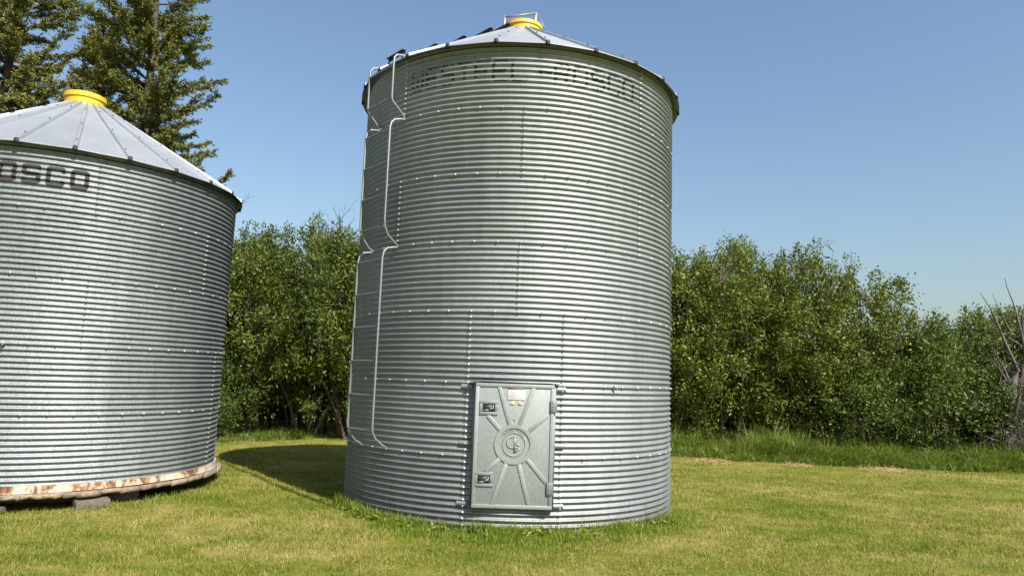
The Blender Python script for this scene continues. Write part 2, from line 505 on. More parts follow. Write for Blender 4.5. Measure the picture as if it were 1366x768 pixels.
def collar(root, z0, r, h, rim=.018):
    cb = MB().lathe([(r - .012, z0 - .05), (r, z0 - .05), (r, z0 + h * .62), (r + rim, z0 + h * .66), (r + rim, z0 + h), (r + rim - .012, z0 + h + .008)], 40)
    c = link('filler_collar', smooth_by_angle(cb.mesh('filler_collar', M['yellow'])), root)
    lid = MB().lathe([(r + rim - .012, z0 + h + .006), (r * .75, z0 + h + .035), (r * .3, z0 + h + .05), (.001, z0 + h + .052)], 40)
    link('lid', smooth_by_angle(lid.mesh('lid', M['yellow'])), c)
    fl = MB().lathe([(r + .10, z0 - .06), (r + .004, z0 + .006), (r + .003, z0 + .012)], 40)
    link('collar_flashing', smooth_by_angle(fl.mesh('collar_flashing', M['roof'])), c)
    return c

def roof_steps(root, ez, R, ov, rise, r_in, a, rs, w=.40, hs=(.10, .05, .05, .06, .05)):
    lad = empty('roof_ladder', (0, 0, 0)); lad.parent = root
    for r, hh in zip(rs, hs):
        z = ez + rise * (R + ov - r) / (R + ov - r_in)
        mb = MB()
        out = np.array([math.sin(a), -math.cos(a), 0]); tan = np.array([math.cos(a), math.sin(a), 0])
        c = out * r + np.array([0, 0, z])
        rot = np.stack([tan, out, [0, 0, 1]], 1)
        mb.box(c + [0, 0, hh + .02], (w, .05, .008), rot); mb.box(c + out * -.023 + [0, 0, hh], (w, .006, .036), rot)
        for s in (-1, 1):
            mb.box(c + tan * s * (w / 2 - .04) + [0, 0, hh / 2], (.03, .008, hh + .04), rot)
        link('roof_step', mb.mesh('roof_step', M['dark_steel']), lad)
    return lad

def cyl(R, a, z): return (R * math.sin(a), -R * math.cos(a), z)

# ---- tall bin, centre
BC = (0.032, 10.17, 0.003)
RC = 2.257; PHI = 0.0219
S_A = [-6, 6, 19, 33]; S_B = [0, 13, 26, 39]; S_D = [-2, 2, 14, 27, 40]
bin1, ez1 = grain_bin('grain_bin', BC, RC, 7, PHI, {1: S_A, 2: S_B, 3: S_A, 4: S_B, 5: S_D, 6: S_D, 7: S_D}, M['galv'], -.035, .10, 1.26, .30, .125)
tag(bin1, 'tall corrugated galvanised grain bin with side ladder and square door panel', 'grain bin', 'corrugated steel grain bins')
cc = collar(bin1, ez1 + 1.26, .285, .15)
# lid opener frame over the collar
zt = ez1 + 1.26
op = MB()
p0 = np.array([-.262, -.10, 0]); p1 = np.array([.185, .0, 0])
op.box(p0 + [-.03, 0, zt + .14], (.045, .012, .29)); op.box(p1 + [0, 0, zt + .28], (.05, .014, .26))
op.tube([p0 + [-.02, 0, zt + .265], p1 + [.01, 0, zt + .40]], .015, 8)
op.tube([p1 + [.04, -.02, zt + .36], p1 + [.17, -.06, zt + .08]], .009, 6)
link('lid_opener', op.mesh('lid_opener', M['pipe']), cc)
roof_steps(bin1, ez1, RC, .10, 1.26, .30, -.85, (2.22, 1.72, 1.25, .78, .45))

# lettering
ZT = BC[2]
sp = [(c, -.655 + i * .1005) for i, c in enumerate('WESTEEL')] + [('-', .088)] + [(c, .18 + i * .1065) for i, c in enumerate('ROSCO')]
tp = 7 * RING
link('lettering', lettering(RC, sp, 5.335, tp, .165, .235, .036, lambda a: 1.07 if a < -.2 else (.88 if a < .1 else (.92 if a < .3 else .76)), 3), bin1)

# ladder
lad = empty('ladder', (0, 0, 0)); lad.parent = bin1
RL = 2.45
def arc_pts(seq, a):
    return [cyl(r, a_, z) for r, z, a_ in seq]
for a, aw in ((-.72, -.703), (-.957, -.963)):
    secs = [
        [(2.17, 5.72, aw), (2.33, 5.715, a), (2.41, 5.69, a), (2.445, 5.64, a), (2.45, 5.57, a), (2.45, 5.12, a), (2.44, 5.08, a), (2.29, 4.93, aw), (2.272, 4.905, aw), (2.265, 4.885, aw)],
        [(2.262, 4.868, aw), (2.31, 4.865, aw), (2.38, 4.85, a), (2.43, 4.80, a), (2.45, 4.73, a), (2.45, 3.55, a), (2.435, 3.47, a), (2.39, 3.38, a), (2.31, 3.29, aw), (2.262, 3.26, aw)],
        [(2.262, 3.235, aw), (2.31, 3.23, aw), (2.38, 3.215, a), (2.43, 3.165, a), (2.45, 3.09, a), (2.45, 1.07, a), (2.44, 1.0, a), (2.40, .93, a), (2.33, .86, aw), (2.262, .825, aw)]]
    for s in secs:
        link('rail', smooth_by_angle(MB().tube(arc_pts(s, a), .0140, 10).mesh('rail', M['pipe']), 50), lad)
for z in (5.545, 5.11, 4.71, 4.29, 3.88, 3.48, 3.07, 2.66, 2.25, 1.84, 1.43, 1.02):
    link('rung', smooth_by_angle(MB().tube([cyl(RL, -.957, z), cyl(RL, -.72, z)], .0115, 8).mesh('rung', M['pipe']), 50), lad)

# door: local frame at the wall, facing out (-Y), origin on the bin axis at the door's middle
DX, DZ = .0, .952
DW, DH, DY = .888, 1.355, -2.285
def door_obj(name, mb, mat, parent, bev=.004, smooth=False):
    o = link(name, mb.mesh(name, mat), parent)
    if bev: bevel(o, bev)
    return o
mb = MB().box((0, DY, DZ), (DW, .022, DH))
door = link('door', mb.mesh('door', M['door']), bin1, (0, 0, 0), .0195)
bevel(door, .006)
FY = DY - .011                                                 # front face
def poly_prism(mb, pts, y0, y1):
    n = len(pts); V = [(x, y0, z) for x, z in pts] + [(x, y1, z) for x, z in pts]
    mb.add(V, [[i, (i + 1) % n, n + (i + 1) % n, n + i] for i in range(n)], [[n, n + i, n + i + 1] for i in range(1, n - 1)] + [[0, i + 1, i] for i in range(1, n - 1)])
# raised border
bw = .042
mb = MB()
for c, d in (((0, FY - .0045, DZ + DH / 2 - bw / 2), (DW - .004, .013, bw)), ((0, FY - .0045, DZ - DH / 2 + bw / 2), (DW - .004, .013, bw)),
             ((-DW / 2 + bw / 2 + .002, FY - .0045, DZ), (bw, .0124, DH - 2 * bw + .004)), ((DW / 2 - bw / 2 - .002, FY - .0045, DZ), (bw, .0124, DH - 2 * bw + .004))):
    mb.box(c, d)
door_obj('door_border', mb, M['door'], door, .005)
CXd, CZd = .004, .965                                         # middle of the round emblem
def pxd(x, y): return ((x - 338) / 3.2 / 119 + CXd, CZd - (y - 362) / 3.2 / 123)
def bar(mb, p, q, w, y0, y1):
    p = np.array(p); q = np.array(q); e = q - p; e /= np.linalg.norm(e); nn = np.array([-e[1], e[0]]) * w / 2
    pts = [p - nn, q - nn, q + nn, p + nn]
    y = (y0 + y1) / 2
    n = 4; V = [(a[0], y0, a[1]) for a in pts] + [((a[0] - .5 * (p + q)[0]) * 1 + .5 * (p + q)[0], y1, a[1]) for a in pts]
    mb.add(V, [[i, (i + 1) % n, n + (i + 1) % n, n + i] for i in range(n)] + [[4, 5, 6, 7]])
for p, q in (((318, 280), (268, 112)), ((358, 280), (416, 116)), ((282, 305), (222, 240)), ((398, 305), (480, 232)),
             ((282, 422), (222, 482)), ((394, 422), (478, 520)), ((310, 440), (252, 618)), ((360, 440), (408, 622))):
    b = MB(); bar(b, pxd(*p), pxd(*q), .044, FY + .002, FY - .0092)
    door_obj('rib', b, M['door'], door, .004)
def annulus(r0, r1, y0, y1, n=48):
    return MB().lathe([(r0, y0), (r0 + .006, y1), (r1 - .006, y1), (r1, y0)], n)
def upright(mb, name, mat, parent, loc):
    """lathe built about z -> turned so that its axis points out of the door"""
    V = np.concatenate(mb.V); mb.V = [np.stack([V[:, 0], -V[:, 2], V[:, 1]], 1)]
    o = link(name, smooth_by_angle(mb.mesh(name, mat), 30), parent, loc)
    return o
eloc = (CXd, FY, CZd)
upright(annulus(.172, .222, -.002, .0125), 'emblem_ring', M['door'], door, eloc)
upright(annulus(.118, .134, -.002, .0085), 'emblem_ring', M['door'], door, eloc)
# raised arrow monogram: an open bowl, an upright and a pennant
mb = MB(); E0, E1 = FY + .001, FY - .007
arc = [(CXd - .012 + .066 * math.cos(t), CZd + .02 + .062 * math.sin(t)) for t in np.linspace(PI * .5, PI * 1.5, 12)]
for p, q in zip(arc[:-1], arc[1:]): bar(mb, p, q, .012, E0, E1)
bar(mb, (CXd - .012, CZd + .082), (CXd + .012, CZd + .082), .012, E0, E1)
bar(mb, (CXd + .008, CZd + .088), (CXd + .008, CZd - .088), .012, E0, E1 - .0006)
bar(mb, (CXd - .012, CZd - .042), (CXd + .075, CZd - .03), .011, E0, E1 - .0003)
bar(mb, (CXd + .008, CZd + .020), (CXd + .080, CZd - .03), .012, E0, E1 - .0009)
bar(mb, (CXd + .080, CZd - .03), (CXd + .008, CZd - .086), .012, E0, E1 - .0011)
link('monogram', mb.mesh('monogram', M['door']), door)
# small raised letters on the ring
mb = MB()
txt = 'WESTEEL-ROSCO'
for i, ch in enumerate(txt):
    t = PI / 2 + .82 - i * .137
    for line in GLYPH[ch]:
        for (x0, y0), (x1, y1) in zip(line[:-1], line[1:]):
            def tr(x, y):
                r = .143 + y * .019; th = t - (x - .5) * .014 / .153
                return (CXd + r * math.cos(th), CZd + r * math.sin(th))
            a_, b_ = tr(x0, y0), tr(x1, y1)
            if (a_[0] - b_[0]) ** 2 + (a_[1] - b_[1]) ** 2 > 1e-8: bar(mb, a_, b_, .0035, FY + .001, FY - .004 - .0002 * (i % 2))
link('ring_lettering', mb.mesh('ring_lettering', M['door']), door)
# latch pockets
for (cx, cz) in (pxd(226, 208), pxd(216, 514)):
    fr = MB()
    w, h, t = .205, .155, .034
    for c, d in (((cx, FY - .005, cz + h / 2 - t / 2), (w, .014, t)), ((cx, FY - .005, cz - h / 2 + t / 2), (w, .014, t)),
                 ((cx - w / 2 + t / 2, FY - .005, cz), (t, .0136, h - 2 * t + .002)), ((cx + w / 2 - t / 2, FY - .005, cz), (t, .0136, h - 2 * t + .002))):
        fr.box(c, d)
    door_obj('latch_frame', fr, M['pipe'], door, .003)
    pk = MB(); pk.box((cx, FY - .001, cz), (w - 2 * t + .002, .004, h - 2 * t + .002))
    link('latch_recess_shade', pk.mesh('latch_recess_shade', M['dark_steel']), door)  # flat dark plate, the shade of the recess put into its colour
    lv = MB(); lv.box((cx + .028, FY - .008, cz - .010), (.05, .012, .016), Matrix.Rotation(-.6, 3, 'Y')); lv.box((cx - .03, FY - .006, cz - .026), (.075, .008, .012)); lv.tube([(cx + .05, FY - .014, cz + .03), (cx + .05, FY - .014, cz - .03)], .006, 8)
    link('latch_lever', lv.mesh('latch_lever', M['pipe']), door)
# hinges
for (cx, cz) in (pxd(500, 193), pxd(492, 545)):
    h = MB().box((cx, FY - .012, cz), (.062, .022, .135)); h.tube([(cx + .034, FY - .006, cz - .07), (cx + .034, FY - .006, cz + .07)], .012, 8)
    for s in (-.04, .0, .04): h.box((cx - .006, FY - .025, cz + s), (.012, .006, .012))
    door_obj('hinge', h, M['pipe'], door, .003)
# placard, torn band, label remnants
cx, cz = pxd(343, 148)
pl = MB().box((cx, FY - .0035, cz), (.195, .005, .115)); o = door_obj('placard', pl, M['placard'], door, .002)
bd = MB().box((cx, FY - .004, cz + .068), (.195, .004, .022)); bd.box((cx + .005, FY - .0045, cz + .088), (.07, .004, .018)); link('placard_band', bd.mesh('placard_band', M['placard_dark']), door)
ln = MB()
for q in range(5): ln.box((cx - .01 * (q % 2), FY - .0064, cz + .036 - q * .017), (.15 - .02 * (q % 3), .001, .004))
lm = NT('placard_text').set(Base_Color=(.36, .34, .33), Roughness=.6).m
link('placard_text', ln.mesh('placard_text', lm), door)
for s, tl in ((-1, .35), (1, -.45)):
    t = np.linspace(0, 2 * PI, 11)[:-1]; rr = 1 + .22 * np.sin(3 * t + s)
    x = cx + s * .043 + (.030 * rr * np.cos(t) * math.cos(tl) - .022 * rr * np.sin(t) * math.sin(tl)); z = cz - .098 + (.030 * rr * np.cos(t) * math.sin(tl) + .022 * rr * np.sin(t) * math.cos(tl))
    b = MB(); poly_prism(b, list(zip(x, z)), FY, FY - .002); link('label_remnant', b.mesh('label_remnant', M['sticker']), door)
for (x, y) in ((338, 254), (200, 117)):
    px, pz = pxd(x, y); link('rivet', MB().box((px, FY - .004, pz), (.012, .01, .016)).mesh('rivet', M['bolt']), door)
# door frame between the curved wall and the flat door
fr = MB()
FB, FF = -2.16, DY + .012
fw = .045
for s in (-1, 1):
    fr.box((s * (DW / 2 - .005), (FB + FF) / 2, DZ), (fw, FF - FB, DH + .02))
fr.box((0, (FB + FF) / 2 - .002, DZ + DH / 2 - .008), (DW - fw - .02, FF - FB, .03)); fr.box((0, (FB + FF) / 2 - .002, DZ - DH / 2 + .010), (DW - fw - .02, FF - FB, .03))
o = link('door_frame', fr.mesh('door_frame', M['pipe']), bin1, (0, 0, 0), .0195)
for s in (-1, 1):
    sa = 2 * DPH - .004
    for zz in (DZ - DH / 2 + .02, DZ, DZ + DH / 2 - .05):
        fl = MB().lathe([(RC + .004, zz - .03), (RC + .009, zz - .03), (RC + .009, zz + .03), (RC + .004, zz + .03)], 4, s * sa - .035, s * sa + .020)
        link('frame_tab', fl.mesh('frame_tab', M['pipe']), bin1, (0, 0, 0), .0195)
sill = MB().box((0.0, -2.262, DZ + DH / 2 + .018), (1.02, .09, .006)); link('drip_sill', sill.mesh('drip_sill', M['pipe']), bin1, (0, 0, 0), .0195)

# eye bolt bracket on the joint right of the door
def eye_bolt(root, R, a, z):
    mb = MB(); out = np.array(cyl(1, a, 0)); tan = np.array([math.cos(a), math.sin(a), 0]); c = np.array(cyl(R, a, z))
    mb.box(c + out * .018, (.034, .03, .034), np.stack([tan, out, [0, 0, 1]], 1)); mb.tube([c + out * .01, c + out * .055], .011, 8)
    mb.tube([c + out * .045 + [0, 0, .02], c + out * .05 + [0, 0, -.035]], .008, 6)
    link('tie_bolt', mb.mesh('tie_bolt', M['bolt']), root)
eye_bolt(bin1, RC, .566, 2 * RING)

# ---- short bin, left, on a timber skid
BL = (-6.515, 10.157, .295)
RLb = 2.195; PHIL = .668
bin2, ez2 = grain_bin('grain_bin', BL, RLb, 5, PHIL, {1: [0, 12, 26, 39], 2: [-7, 6, 19, 32], 3: [0, 13, 26, 39], 4: [8, 21, 34, 47], 5: [8, 21, 34, 47]}, M['galv_old'], -.07, .085, 1.20, .28, .535, lean=(.011, .004), crop=.075)
tag(bin2, 'shorter corrugated steel grain bin on a rusty timber skid under the spruces', 'grain bin', 'corrugated steel grain bins')
c2 = collar(bin2, ez2 + 1.20, .265, .19); c2.location = (-.05, 0, 0)
roof_steps(bin2, ez2, RLb, .085, 1.20, .28, -.62, (2.0, 1.5, 1.0, .6))
zc = 3.93 - BL[2]
spl = [(c, .198 - 8 * .1135 + i * .1135 - .1135) for i, c in enumerate('WESTEEL-ROSCO')]
link('lettering', lettering(RLb, spl, zc, 5 * RING, .150, .20, .050, .14, 5), bin2)
eye_bolt(bin2, RLb, .318, 2 * RING)
# rusty bottom rim, floor planks, skids
rim = MB().lathe([(RLb - .02, .012), (RLb + .012, .010), (RLb + .016, -.012), (RLb + .022, -.058), (RLb + .027, -.066), (RLb + .02, -.070), (RLb - .08, -.074)], 120)
V = rim.V[0]; a_ = np.arctan2(V[:, 0], -V[:, 1]); wob = .006 * np.sin(a_ * 7) + .004 * np.sin(a_ * 19 + 1); V[:, 0] += wob * np.sin(a_); V[:, 1] -= wob * np.cos(a_); V[:, 2] += .006 * np.sin(a_ * 5 + 2) * (V[:, 2] < 0)
link('bottom_rim', smooth_by_angle(rim.mesh('bottom_rim', M['rust']), 40), bin2)
RF = 2.30
rgp = np.random.default_rng(21)
pa = .40                                                     # planks run this way
xw = -RF
while xw < RF - .02:
    w = rgp.uniform(.16, .22); x0, x1 = xw + .005, min(xw + w, RF - .004)
    xw += w
    def lim(x): return math.sqrt(max(RF * RF - x * x, .01))
    def plank_end(sgn):
        return [(x, sgn * (min(lim(x), 2.30) + rgp.uniform(-.05, .03) * (1 + (rgp.random() < .2)))) for x in np.linspace(x0, x1, 4)]
    pts = plank_end(-1) + plank_end(1)[::-1]
    zz = rgp.uniform(-.008, .008); b = MB()
    n = len(pts); zt_, zb_ = -.078 + zz * .2, -.130 + zz
    V = [(x, y, zb_) for x, y in pts] + [(x, y, zt_) for x, y in pts]
    b.add(V, [[i, (i + 1) % n, n + (i + 1) % n, n + i] for i in range(n)] + [[n + i, n + i + 1, n + n - 2 - i, n + n - 1 - i] for i in range(n // 2 - 1)] + [[i + 1, i, n - 1 - i, n - 2 - i] for i in range(n // 2 - 1)])
    link('floor_plank', b.mesh('floor_plank', M['wood']), bin2, (0, 0, 0), pa)
for x in (-1.55, -.5, .55, 1.6):
    L = 2 * math.sqrt(2.2 ** 2 - x * x)
    b = MB().box((0, x, -.212), (L - .5, .14, .140)); o = link('skid_beam', b.mesh('skid_beam', M['timber']), bin2, (0, 0, 0), pa); bevel(o, .012)
# loose blocks under the skid
def block(name, x, y, z, d, rz, label, tilt=0):
    b = MB().box((0, 0, 0), d); me = b.mesh(name, M['timber']); o = link(name, me, None, (x, y, z), rz); o.rotation_euler = (tilt, 0, rz); bevel(o, .012, 2)
    return tag(o, label, 'wood block', 'timber blocks propping the left bin')
block('wood_block', -4.92, 8.58, .045, (.36, .22, .12), .75, 'weathered timber block wedged under the right side of the short bin', .06)
block('wood_block', -5.82, 8.02, .035, (.42, .22, .07), .12, 'flat grey timber slab under the skid at the left picture edge')

# ------------------------------------------------------------------ vegetation
def leaf_quads(P, D, L, Wd, rg, droop=0.0):
    """rhombic leaves at P pointing along D, size L x Wd (arrays)"""
    n = len(P)
    D = D / (np.linalg.norm(D, axis=1)[:, None] + 1e-9)
    A = rg.normal(size=(n, 3)); A -= D * (A * D).sum(1)[:, None]; A /= np.linalg.norm(A, axis=1)[:, None] + 1e-9
    L = np.broadcast_to(L, n)[:, None]; Wd = np.broadcast_to(Wd, n)[:, None]
    V = np.stack([P, P + D * L * .45 + A * Wd * .5, P + D * L, P + D * L * .45 - A * Wd * .5], 1).reshape(-1, 3)
    return V, np.arange(n * 4).reshape(-1, 4)

def curve(p, d, L, n, rg, wob, lift=0.0):
    pts = [np.array(p, float)]; d = np.array(d, float); d /= np.linalg.norm(d)
    for _ in range(n):
        d = d + rg.normal(size=3) * wob + np.array([0, 0, lift]); d /= np.linalg.norm(d)
        pts.append(pts[-1] + d * L / n)
    return np.array(pts)

def shrub_meshes(seed, H=5.5, spread=1.5, stems=20, twigs=78, per=44, leaf=(.090, .038), low=.05, mat='leaf', upright=.8):
    rg = np.random.default_rng(seed)
    st = MB(); P = []; D = []
    for s in range(stems):
        a = rg.uniform(0, 2 * PI); rr = rg.uniform(0, 1) ** .6 * spread * .62
        base = np.array([rr * math.cos(a), rr * math.sin(a), -.05])
        a2 = a + rg.normal() * .6
        ln = H * rg.uniform(.62, 1.03) * (1 if rg.random() > .15 else 1.08)
        tilt = rg.uniform(.05, .34) * spread / 1.5
        pts = curve(base, (math.cos(a2) * tilt, math.sin(a2) * tilt, 1), ln, 10, rg, .06, .02)
        st.tube(pts, np.linspace(.035, .006, 11) * rg.uniform(.7, 1.2), 5, False)
        for t in range(twigs):
            u = low + (1 - low) * rg.random() ** .85
            k = u * 10; i0 = min(int(k), 9); p = pts[i0] + (pts[i0 + 1] - pts[i0]) * (k - i0)
            b = rg.uniform(0, 2 * PI); out = np.array([math.cos(b), math.sin(b), upright * rg.uniform(.3, 1.6)])
            tl = rg.uniform(.35, .95) * (1.15 - .55 * u)
            tp_ = curve(p, out, tl, 4, rg, .16, .06)
            if rg.random() < .5: st.tube(tp_, np.linspace(.008, .003, 5), 3, False)
            m = int(per * rg.uniform(.5, 1.4) * (.5 + .7 * tl))
            q = rg.random(m) ** .7 * 4; i1 = np.minimum(q.astype(int), 3)
            pp = tp_[i1] + (tp_[i1 + 1] - tp_[i1]) * (q - i1)[:, None]
            P.append(pp + rg.normal(size=(m, 3)) * .045)
            dd = (tp_[-1] - tp_[0]) / tl
            D.append(dd * .6 + rg.normal(size=(m, 3)) * .6 + np.array([0, 0, -.05]))
    P = np.concatenate(P); D = np.concatenate(D)
    sz = rg.uniform(.65, 1.25, len(P))
    V, Q = leaf_quads(P, D, leaf[0] * sz, leaf[1] * sz, rg)
    return st.mesh('stems', M['bark'], True), mesh_np('foliage', V, [Q], M[mat])

def dome_meshes(seed, H=5.5, rad=1.9, clumps=330, per=120, leaf=(.105, .042), bottom=.10, mat='leaf', shoots=26):
    """dense shrub with a lumpy rounded crown that overhangs its bare, dark foot"""
    rg = np.random.default_rng(seed)
    st = MB(); P = []; D = []
    zc = H * (bottom + 1) / 2; hz = H * (1 - bottom) / 2
    nst = 13; tops = []
    for q in range(nst):
        a = rg.uniform(0, 2 * PI); b = np.array([math.cos(a), math.sin(a), 0]) * rg.uniform(.05, .55); b[2] = -.05
        pts = curve(b, (math.cos(a) * rg.uniform(.05, .45), math.sin(a) * rg.uniform(.05, .45), 1), H * rg.uniform(.6, .9), 9, rg, .07)
        st.tube(pts, np.linspace(.045, .010, 10) * rg.uniform(.7, 1.2), 6, False); tops.append(pts)
    allp = np.concatenate([t[3:] for t in tops])
    n1, n2 = rg.uniform(0, 50, 2)
    for c in range(clumps):
        v = rg.normal(size=3); v /= np.linalg.norm(v)
        az = math.atan2(v[1], v[0]); el = math.asin(v[2])
        lump = .72 + .52 * vnoise(np.array(az * 1.6 + n1), np.array(el * 2.2 + n2)).item()
        k = (.45 + .55 * rg.random() ** .5) if v[2] > -.5 else (.5 + .5 * rg.random())
        sq = 1 / (abs(v[0]) ** 2.6 + abs(v[1]) ** 2.6 + abs(v[2]) ** 2.6) ** (1 / 2.6)
        p = np.array([v[0] * rad, v[1] * rad, v[2] * hz]) * k * lump * sq + np.array([0, 0, zc])
        if p[2] < .15: continue
        p = p * np.array([1, 1, 1]); near = allp[np.argmin(((allp - p) ** 2).sum(1))]
        out = p - near; ln = np.linalg.norm(out) + 1e-6
        tw = np.array([near + out * t + np.array([0, 0, .12 * ln * math.sin(t * PI)]) for t in np.linspace(0, 1, 4)])
        if rg.random() < .55: st.tube(tw, np.linspace(.012, .003, 4), 3, False)
        d0 = out / ln * .6 + np.array([0, 0, rg.uniform(.1, .9)]) + rg.normal(size=3) * .25; d0 /= np.linalg.norm(d0)
        L = rg.uniform(.35, .95); m = int(per * rg.uniform(.5, 1.4))
        t = rg.random(m); w = .15 * (1.15 - t * .75)
        P.append(p + d0 * ((t - .45) * L)[:, None] + rg.normal(size=(m, 3)) * w[:, None])
        D.append(d0 * .55 + rg.normal(size=(m, 3)) * .6 + np.array([0, 0, -.08]))
    for c in range(shoots):                                  # upright leafy shoots breaking the outline
        a = rg.uniform(0, 2 * PI); r = rad * rg.uniform(.1, .95) ; p = np.array([math.cos(a) * r, math.sin(a) * r, zc + hz * (.86 - .5 * (r / rad) ** 2.5)])
        pts = curve(p, (rg.normal() * .2, rg.normal() * .2, 1), rg.uniform(.4, .95), 5, rg, .1); st.tube(pts, np.linspace(.009, .003, 6), 3, False)
        m = 60; t = rg.random(m) * 4.99; i1 = t.astype(int)
        P.append(pts[i1] + (pts[i1 + 1] - pts[i1]) * (t - i1)[:, None] + rg.normal(size=(m, 3)) * .04); D.append(rg.normal(size=(m, 3)) * .6 + np.array([0, 0, .5]))
    P = np.concatenate(P); D = np.concatenate(D); sz = rg.uniform(.6, 1.3, len(P))
    V, Q = leaf_quads(P, D, leaf[0] * sz, leaf[1] * sz, rg)
    return st.mesh('stems', M['bark'], True), mesh_np('foliage', V, [Q], M[mat])

SH = {
    'a': dome_meshes(1), 'b': dome_meshes(2, rad=2.1, leaf=(.115, .036)), 'c': dome_meshes(3, rad=1.8, clumps=310, leaf=(.090, .048)),
    'd': dome_meshes(4, H=4.2, rad=1.9, clumps=270, mat='leaf2', leaf=(.095, .045), bottom=.04),
    'e': dome_meshes(5, H=2.2, rad=1.25, clumps=120, per=95, mat='leaf2', leaf=(.080, .034), bottom=.0, shoots=14),
    'f': shrub_meshes(6, H=5.3, stems=18, twigs=70, per=40),
}
def shrub(kind, x, y, s, rz, label, grp='shrubs of the windbreak hedge', sz=None):
    r = empty('hedge_shrub', (x, y, ground_z(np.array(x), np.array(y)).item()), rz); r.scale = (s, s, sz or s)
    tag(r, label, 'shrub', grp)
    link('stems', SH[kind][0], r); link('foliage', SH[kind][1], r)
    return r
front = [
    ('b', -12.6, 20.6, 1.0, .3, 'leafy hedge shrub mostly hidden behind the short bin'),
    ('a', -8.75, 18.7, .93, 1.2, 'tall green shrub rising just right of the short bin'),
    ('c', -7.0, 18.4, .91, 2.6, 'tall shrub in the gap between bins, left of its middle'),
    ('b', -5.35, 18.6, .96, 4.0, 'tall shrub with a pointed top midway between the two bins'),
    ('a', -3.9, 18.6, .95, 5.1, 'tall yellow green shrub touching the ladder side of the tall bin'),
    ('c', -2.4, 20.6, 1.0, .7, 'hedge shrub behind the left half of the tall bin'),
    ('b', .4, 20.8, 1.0, 1.7, 'hedge shrub behind the middle of the tall bin'),
    ('a', 2.8, 20.4, .98, 2.2, 'hedge shrub behind the right half of the tall bin'),
    ('c', 4.6, 19.7, .95, 3.3, 'tall dense shrub against the right edge of the tall bin'),
    ('b', 6.2, 19.6, .95, .9, 'second tall shrub right of the tall bin'),
    ('a', 7.9, 19.5, .96, 2.9, 'highest shrub of the right hedge, third from the tall bin'),
    ('c', 9.5, 19.4, .88, 4.6, 'tall shrub where the right hedge starts to step down'),
    ('d', 10.9, 19.3, .86, .4, 'mid height shrub on the falling shoulder of the right hedge'),
    ('d', 12.2, 19.2, .70, 2.0, 'low bright shrub in the dip of the right hedge'),
    ('d', 13.8, 19.0, .90, 3.6, 'rounded shrub beside the dead tree'),
    ('d', 15.3, 18.9, .95, 5.2, 'shrub behind the dead tree at the right picture edge'),
]
for k, x, y, s, rz, lb in front: shrub(k, x, y, s, rz, lb)
back = [('f', -9.9, 20.6, 1.0, 2.0, 'shrub in the rear row, right behind the short bin'), ('f', -6.2, 20.5, 1.0, .2, 'rear row shrub filling the gap between the two bins'),
        ('f', -8.0, 20.8, 1.0, 4.4, 'rear row shrub close to the short bin wall'), ('f', -4.6, 20.5, .98, 1.4, 'rear row shrub left of the tall bin ladder'), ('f', 5.3, 22.3, .95, 1.1, 'rear row shrub close to the right of the tall bin'), ('f', 8.6, 22.1, .9, 3.7, 'rear row shrub behind the highest right shrub'), ('d', 11.6, 21.6, .70, 4.9, 'rear row shrub at the start of the hedge dip'), ('d', 14.8, 21.8, .95, 1.9, 'rear row shrub behind the dead tree'),
        ('f', -3.2, 20.8, 1.0, 3.0, 'rear row shrub behind the ladder of the tall bin'), ('f', 3.6, 22.2, .9, 4.0, 'rear row shrub behind the right wall of the tall bin'),
        ('f', 6.9, 22.0, .95, 5.5, 'rear row shrub deep in the tallest part of the right hedge'), ('f', 10.4, 22.0, .68, 1.0, 'rear row shrub behind the falling shoulder of the right hedge'),
        ('d', 13.0, 22.2, .74, 2.8, 'rear row shrub behind the dip of the right hedge'), ('d', 16.6, 22.4, 1.0, .1, 'rear row shrub at the far right end of the hedge')]
for k, x, y, s, rz, lb in back: shrub(k, x, y, s, rz, lb, 'rear row of the windbreak hedge')
low = [('e', 9.4, 18.1, .95, 1.9, 'low bush at the foot of the right hedge, left of the bright one'),
       ('e', 11.0, 17.9, 1.12, 3.1, 'broad bright low bush in front of the right hedge'), ('e', 12.7, 18.1, .95, 4.4, 'low bush left of the dead tree trunk'),
       ('e', -7.3, 17.3, .8, 5.3, 'low bush beside the foot of the short bin'),
       ('e', -6.1, 19.7, 1.1, 2.3, 'low dark bush under the hedge between the bins, left one'), ('e', -4.4, 19.8, 1.1, .9, 'low dark bush under the hedge behind the ladder'),
       ('e', 4.4, 21.0, 1.1, 3.9, 'low dark bush under the hedge at the right edge of the tall bin'), ('e', 7.9, 20.8, 1.1, 2.7, 'low dark bush deep under the highest right shrub'),
       ('e', 6.6, 21.4, 1.1, 5.0, 'low dark bush deep under the second right shrub')]
for k, x, y, s, rz, lb in low: shrub(k, x, y, s, rz, lb, 'low bushes along the hedge foot')

